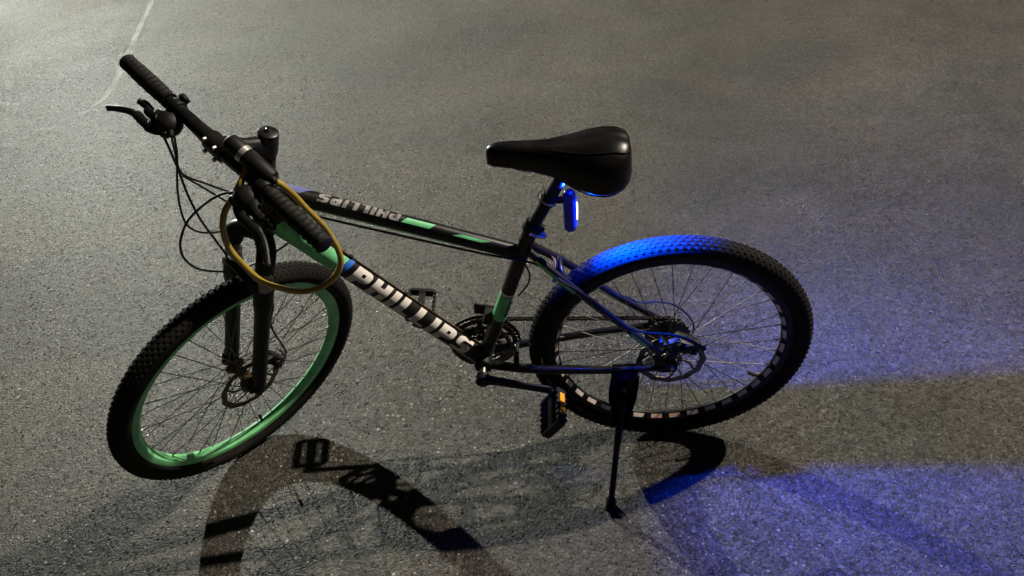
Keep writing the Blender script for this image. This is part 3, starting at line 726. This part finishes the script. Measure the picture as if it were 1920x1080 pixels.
for c_ in (UPu, LOp):
    n = 44; vs = []
    for i in range(n):
        a = 2*PI*i/n; r = .0185 if i % 4 < 2 else .0155
        for q, dy in ((.004, -.0014), (r, -.0014), (r, .0014), (.004, .0014)): vs.append((c_[0]+math.cos(a)*q, CY+dy, c_[1]+math.sin(a)*q))
    b.add(vs, [(i*4+j, i*4+(j+1) % 4, ((i+1) % n)*4+(j+1) % 4, ((i+1) % n)*4+j) for i in range(n) for j in range(4)])
b.build('pulley', M['plastic'], rd)
b = MB(); d_ = V((LOp[0]-UPu[0], 0, LOp[1]-UPu[1])); L_ = d_.length; d_.normalize(); sdv = V((-d_.z, 0, d_.x))
for y in (.0065, -.0065):
    b.prism([(-.012, -.010), (-.006, -.015), (L_*.5, -.008), (L_, -.013), (L_+.012, 0), (L_, .013), (L_*.5, .009), (-.006, .015), (-.014, .006)], d_, sdv, YY, V((UPu[0], CY+y, UPu[1])), .0018)
b.build('cage', M['steel'], rd)
b = MB(); b.box((-.004, -.072, -.036), .052, .018, .026, ax=(.45, 0, -.9), up=YY); b.box((-.020, -.082, -.050), .034, .016, .020, ax=(.6, 0, -.8), up=YY); b.tube([(-.012, -.080, -.012), (-.012, -.058, -.012)], .010, 12)
b.build('body', M['black_satin'], rd, .002)
b = MB(); b.prism([(-.02, -.024), (.012, -.02), (.016, .022), (-.014, .030)], ST.t, YY.cross(ST.t)*-1, YY, ST.at(.300, -90)+V((.012, -.036, .004)), .004); b.box(ST.at(.285, -60)+V((0, -.012, 0)), .034, .038, .026, ax=ST.t, up=YY); o = b.build('derailleur', M['black_satin'], bike, .001); o.matrix_local = OFF; o['label'] = 'gear changer clamped to the seat tube above the chainrings'

# rear disc caliper on the left, above the rotor
rc = part('brake_caliper')
b = MB(); b.box((-.028, .052, .062), .056, .034, .028, ax=(.88, 0, .48), up=(-.4, 0, .9)); b.box((-.052, .060, .060), .018, .020, .022, ax=(.88, 0, .48)); b.box((.018, .062, .072), .046, .008, .022, ax=(.55, 0, .83), up=YY); b.box((.004, .060, .034), .020, .012, .040, ax=(1, 0, .3))
b.lathe([(0, .0002), (0, .0125), (.008, .0125), (.011, .009), (.011, .0002)], (-.028, .066, .062), YY, seg=18); b.build('body', M['black_satin'], rc, .002)
b = MB(); b.tube(spline([(.012, .070, .112), (-.014, .071, .104), (-.040, .070, .086), (-.060, .068, .066)], 4), [.0035]*6+[.0045]*7, 8); b.ball((-.068, .066, .058), .007, 10); b.box((.000, .070, .090), .026, .006, .016, ax=(.9, 0, -.4), up=YY); b.build('actuation_arm', M['black_satin'], rc, .0008)
for x, z in ((-.012, .078), (-.048, .050), (.022, .082), (.004, .050)):
    b = MB(); b.lathe([(0, .0002), (0, .0046), (.006, .0046), (.006, .0002)], (x, .070, z), YY, seg=8); b.build('caliper_bolt', M['black_satin'], rc)

# ------------------------------------------------------------------ kickstand
ks = part('kickstand')
K0 = V((.1077, .070, -.0117)); K1 = V((.1584, .2737, -.290)); kd = (K1-K0).normalized(); kx = V((1, 0, 0)); kx = (kx-kd*kx.dot(kd)).normalized(); kn = kd.cross(kx)
b = MB(); b.prism([(-.026, -.008), (.030, -.010), (.034, .050), (.032, .072), (.024, .088), (.020, .130), (-.018, .132), (-.024, .100), (-.032, .060), (-.034, .012)], kx, kd, kn, K0, .012); b.box(K0+kd*.004-YY*.010, .060, .022, .026); b.build('bracket', M['cast'], ks, .002)
b = MB(); b.tube([K0+kd*.07, K0+kd*.12, K0+kd*.20, K0+kd*((K1-K0).length-.02)], [.0115, .0095, .0074, .0072], 14); b.build('leg', M['black_satin'], ks)
ft = K1-kd*.006; b = MB(); b.tube([K1-kd*.040, K1-kd*.036, K1-kd*.008], [.0095, .0115, .0125], 14)
b.tube([K1-kd*.016+kx*.010, K1-kd*.010-kx*.012+YY*.002, K1-kd*.004-kx*.030+YY*.010], [.011, .0125, .010], 12, squash=(1, .8)); b.build('rubber_foot', M['rubber'], ks)
for q in (.012, .045):
    b = MB(); b.lathe([(0, .0002), (0, .006), (.005, .006), (.006, .004), (.006, .0002)], K0+kd*q+kn*.006*(1 if kn.y > 0 else -1), kn*(1 if kn.y > 0 else -1), seg=8); b.build('bracket_bolt', M['black_satin'], ks)

# ------------------------------------------------------------------ cables (in the bicycle's frame, following the steered bar)
def cable(name, pts, r=.0026, m='hose', parent=None, n=7):
    b = MB(); b.tube(spline(pts, n), r, 8); o = b.build(name, M[m], parent or bike)
    if parent is None: o.matrix_local = OFF
    return o
cable('brake_hose', [(.9693, .0317, .6874), (.9705, .0292, .6468), (.9719, .0285, .5971), (.9728, .0327, .5422), (.9732, .0267, .4763), (.9652, .0224, .4221), (.959, .0107, .3542), (.9556, .0001, .2854), (.9578, -.0118, .2257), (.9644, -.0592, .16), (.9398, -.0667, .1654), (.9349, -.0464, .1439), (.9449, -.0233, .1136), (.9378, -.0091, .0909), (.9218, .0077, .0647), (.9142, .0168, .0474)])
cable('gear_cable', [(.9476, .0306, .6864), (.9523, .0442, .6438), (.9688, .0549, .591), (.9809, .0597, .5439), (.9889, .0562, .4905), (.9844, .0373, .4519), (.9734, .0003, .417), (.96, -.0431, .3885), (.9286, -.0827, .3687)], .0023)
cable('gear_cable', [(.9582, .0202, .6838), (.9607, .0325, .6424), (.9636, .036, .5957), (.9414, .0087, .5496), (.9045, -.0171, .5006), (.8847, -.0489, .445)], .0023)
cable('gear_cable', [(.9641, .0355, .589), (.9412, .0103, .5335), (.918, -.0175, .4734), (.8933, -.0487, .4167)], .0021)
cable('brake_hose', [(.8375, .0656, .5671), (.8589, .0601, .5605), (.8898, .0627, .5608), (.9258, .0682, .5441), (.9626, .081, .5199), (.9834, .0954, .4926), (.9972, .0987, .4616), (1.0018, .0934, .4242), (1.0039, .0613, .3711), (.9975, .0137, .3187), (.9812, -.0323, .2782), (.9438, -.0668, .267), (.8963, -.077, .2875), (.8486, -.0727, .3217), (.8145, -.0543, .357), (.7703, -.0385, .3869)])
cable('brake_hose', [(.790, .014, .484), (.731, .016, .4555), (.628, .017, .4160), (.422, .019, .3405), (.3205, .022, .3106), (.2816, .032, .2971), (.2377, .056, .2721), (.1989, .060, .2404), (.1363, .068, .1731), (.1011, .073, .1409), (.0659, .073, .1256), (.0125, .071, .1151)])
cable('gear_cable', [(.3214, .018, .2978), (.3141, .020, .2694), (.3194, .020, .2425), (.3326, .020, .2221), (.3433, .018, .2046)], .0021)
cable('gear_cable', [(.100, -.068, .104), (.062, -.075, .0722), (.0104, -.08, .0656), (-.0297, -.085, .0414), (-.0658, -.09, -.0073), (-.0760, -.09, -.0473), (-.060, -.085, -.062), (-.030, -.082, -.056)], .0023)
for k in (.03, -.03):
    cable('gear_cable', [DT.at(.03, -96 if k < 0 else 104, .004), DT.at(.2, -90 if k < 0 else 98, .003), DT.at(.42, -88 if k < 0 else 96, .003), DT.at(.60, -92 if k < 0 else 100, .003)], .0021, 'rust')
for l in (.20, .355):
    b = MB(); b.lathe([(0, .0022), (0, .0052), (.010, .0052), (.010, .0022)], DT.at(l, 97, .003), DT.t, seg=8); o = b.build('cable_stop', M['black_satin'], bike); o.matrix_local = OFF

# tan strap with holes round the seat stays
st = part('strap')
b = MB(); pth = spline([(.262, -.028, .268), (.2600, -.020, .2800), (.2540, 0, .2830), (.2520, .020, .2740), (.2600, .036, .2560)], 6); vs = []
for i, q in enumerate(pth):
    t = (pth[min(i+1, len(pth)-1)]-pth[max(i-1, 0)]).normalized(); w = V((.66, 0, .75)); w = (w-t*w.dot(t)).normalized(); n_ = t.cross(w)
    for a_, h_ in ((-.0085, 0), (.0085, 0), (.0085, .0016), (-.0085, .0016)): vs.append(q+w*a_+n_*h_)
b.add(vs, [(i*4+j, i*4+(j+1) % 4, (i+1)*4+(j+1) % 4, (i+1)*4+j) for i in range(len(pth)-1) for j in range(4)]+[(0, 1, 2, 3), tuple(len(vs)-4+j for j in range(4))]); b.build('band', M['strap'], st)
b = MB()
for i in (8, 13, 18):
    q = pth[i]; t = (pth[i+1]-pth[i-1]).normalized(); w = V((.66, 0, .75)); w = (w-t*w.dot(t)).normalized(); n_ = t.cross(w)
    b.lathe([(.0004, .0026), (.0021, .0026), (.0021, .0002)], q, n_, seg=10); b.lathe([(-.0004, .0026), (-.0006, .0002)], q, n_, seg=10)
b.build('hole', M['dark_letters'], st)

# ------------------------------------------------------------------ tail light clipped to the seat post
TL = BIKE
lt = empty('tail_light', None, BIKE @ T((.222, 0, .378)))
tag(lt, 'lit blue bar-shaped tail light clipped to the seat post under the saddle', 'tail light')
b = MB(); hz = [(-.006, .004), (-.004, .009), (.000, .0125), (.006, .0138), (.086, .0138), (.092, .0125), (.096, .009), (.098, .004)]
b.lathe(hz, (0, 0, 0), (0, 0, 1), seg=28, caps=True, ref=(1, 0, 0)); b.build('housing', M['lamp_body'], lt)
b = MB(); vs = []
for i in range(2):
    for j in range(13):
        a = math.radians(112+136*j/12); vs.append((math.cos(a)*.0146, math.sin(a)*.0146, .010+i*.072))
b.add(vs, [(j, j+1, 14+j, 13+j) for j in range(12)]); b.build('lens', M['lens'], lt)
b = MB(); b.tube([(-.0146, 0, .022), (-.0146, 0, .024), (-.0146, 0, .060), (-.0146, 0, .066)], [.0008, .0016, .0024, .0020], 10); b.build('led_strip', M['led'], lt)
b = MB(); b.tube([(.010, 0, .076), (.034, 0, .074)], .0075, 12)
b.lathe([(-.011, .0165), (.011, .0165), (.011, .0138), (-.011, .0138)], V((.2635, 0, .4565))-V((.222, 0, .378)), pd_, seg=20, closed=True); b.build('mount', M['plastic'], lt, .001)
b = MB(); cc = V((.2655, 0, .4525))-V((.222, 0, .378)); e1 = YY; e2 = pd_.cross(YY)
for off, tl in ((.0, .12), (.006, -.16)):
    pth = [cc+pd_*(off+tl*.0176*math.cos(2*PI*i/40+.5))+(e1*math.cos(2*PI*i/40)+e2*math.sin(2*PI*i/40))*.0180 for i in range(41)]; b.tube(pth, .0013, 6)
b.tube(spline([cc+e2*-.018+e1*.006, cc+e2*-.026+e1*.004+pd_*.010, cc+e2*-.024+pd_*.02, cc+e2*-.019-e1*.002+pd_*.008], 5), .0012, 6)
b.build('elastic_band', M['yellow_band'], lt)
ld = bpy.data.lights.new('tail_light_glow', 'AREA'); ld.shape = 'RECTANGLE'; ld.size = .008; ld.size_y = .05; ld.energy = 88; ld.color = (.0, .05, 1.0); ld.spread = math.radians(164)
lo = bpy.data.objects.new('tail_light_glow', ld); COL.objects.link(lo); lo.parent = lt
lo.matrix_local = T((-.0180, 0, .044)) @ Matrix(((0, 0, 1, 0), (1, 0, 0, 0), (0, 1, 0, 0), (0, 0, 0, 1)))

ld2 = bpy.data.lights.new('tail_light_glow', 'AREA'); ld2.shape = 'RECTANGLE'; ld2.size = .012; ld2.size_y = .012; ld2.energy = 8; ld2.color = (.004, .03, 1.0)
lo2 = bpy.data.objects.new('tail_light_glow', ld2); COL.objects.link(lo2); lo2.parent = lt      # light leaving the top of the lens
lo2.matrix_local = T((-.008, .010, .101)) @ V((-.40, .30, .86)).to_track_quat('-Z', 'Y').to_matrix().to_4x4()
ld3 = ld2.copy(); ld3.energy = 2.5; lo3 = bpy.data.objects.new('tail_light_glow', ld3); COL.objects.link(lo3); lo3.parent = lt     # and its lower end
lo3.matrix_local = T((-.0175, 0, .010)) @ V((-.8, 0, -.6)).to_track_quat('-Z', 'Y').to_matrix().to_4x4()

# ------------------------------------------------------------------ yellow cable lock hung over the bar
lk = empty('cable_lock', None, BIKE @ T((.75, .15, .52)))
tag(lk, 'yellow vinyl cable lock looped under the handlebar with a black barrel', 'lock')
_lo = V((.75, .15, .52))
loop = [(.738, .152, .646), (.722, .150, .622), (.694, .1400, .556), (.679, .1350, .514), (.6709, .1358, .4721), (.6728, .1423, .4365), (.6898, .1537, .4099), (.717, .1673, .3972), (.75, .1804, .4034), (.7836, .191, .4261), (.8133, .1983, .4603), (.8342, .1998, .5066), (.8437, .1969, .5503), (.843, .1914, .5833), (.8321, .1822, .6118), (.8144, .1718, .6299), (.7960, .163, .6500), (.7890, .149, .6630), (.7800, .132, .6760)]
b = MB(); b.tube([p-_lo+V((noise.noise(p*14), noise.noise(p*14+V((5, 0, 0))), noise.noise(p*14+V((0, 5, 0)))))*.004 for p in spline(loop, 8)], .0061, 12); b.build('cable', M['yellow'], lk)
lb0, lb1 = V((.815, .105, .705))-_lo, V((.7415, .1530, .6530))-_lo
bd = (lb1-lb0).normalized(); bl = (lb1-lb0).length
b = MB(); b.lathe([(-.004, .010), (-.001, .0145), (.004, .0168), (bl*.40, .0168), (bl*.41, .0160), (bl*.42, .0168), (bl-.004, .0168), (bl, .0155), (bl+.001, .010)], lb0, bd, seg=26, caps=True); b.build('barrel', M['plastic'], lk)
b = MB(); b.lathe([(bl*.30, .0172), (bl*.40, .0172), (bl*.40, .0160), (bl*.30, .0160)], lb0, bd, seg=26, closed=True); b.build('lock_ring', M['screen'], lk)
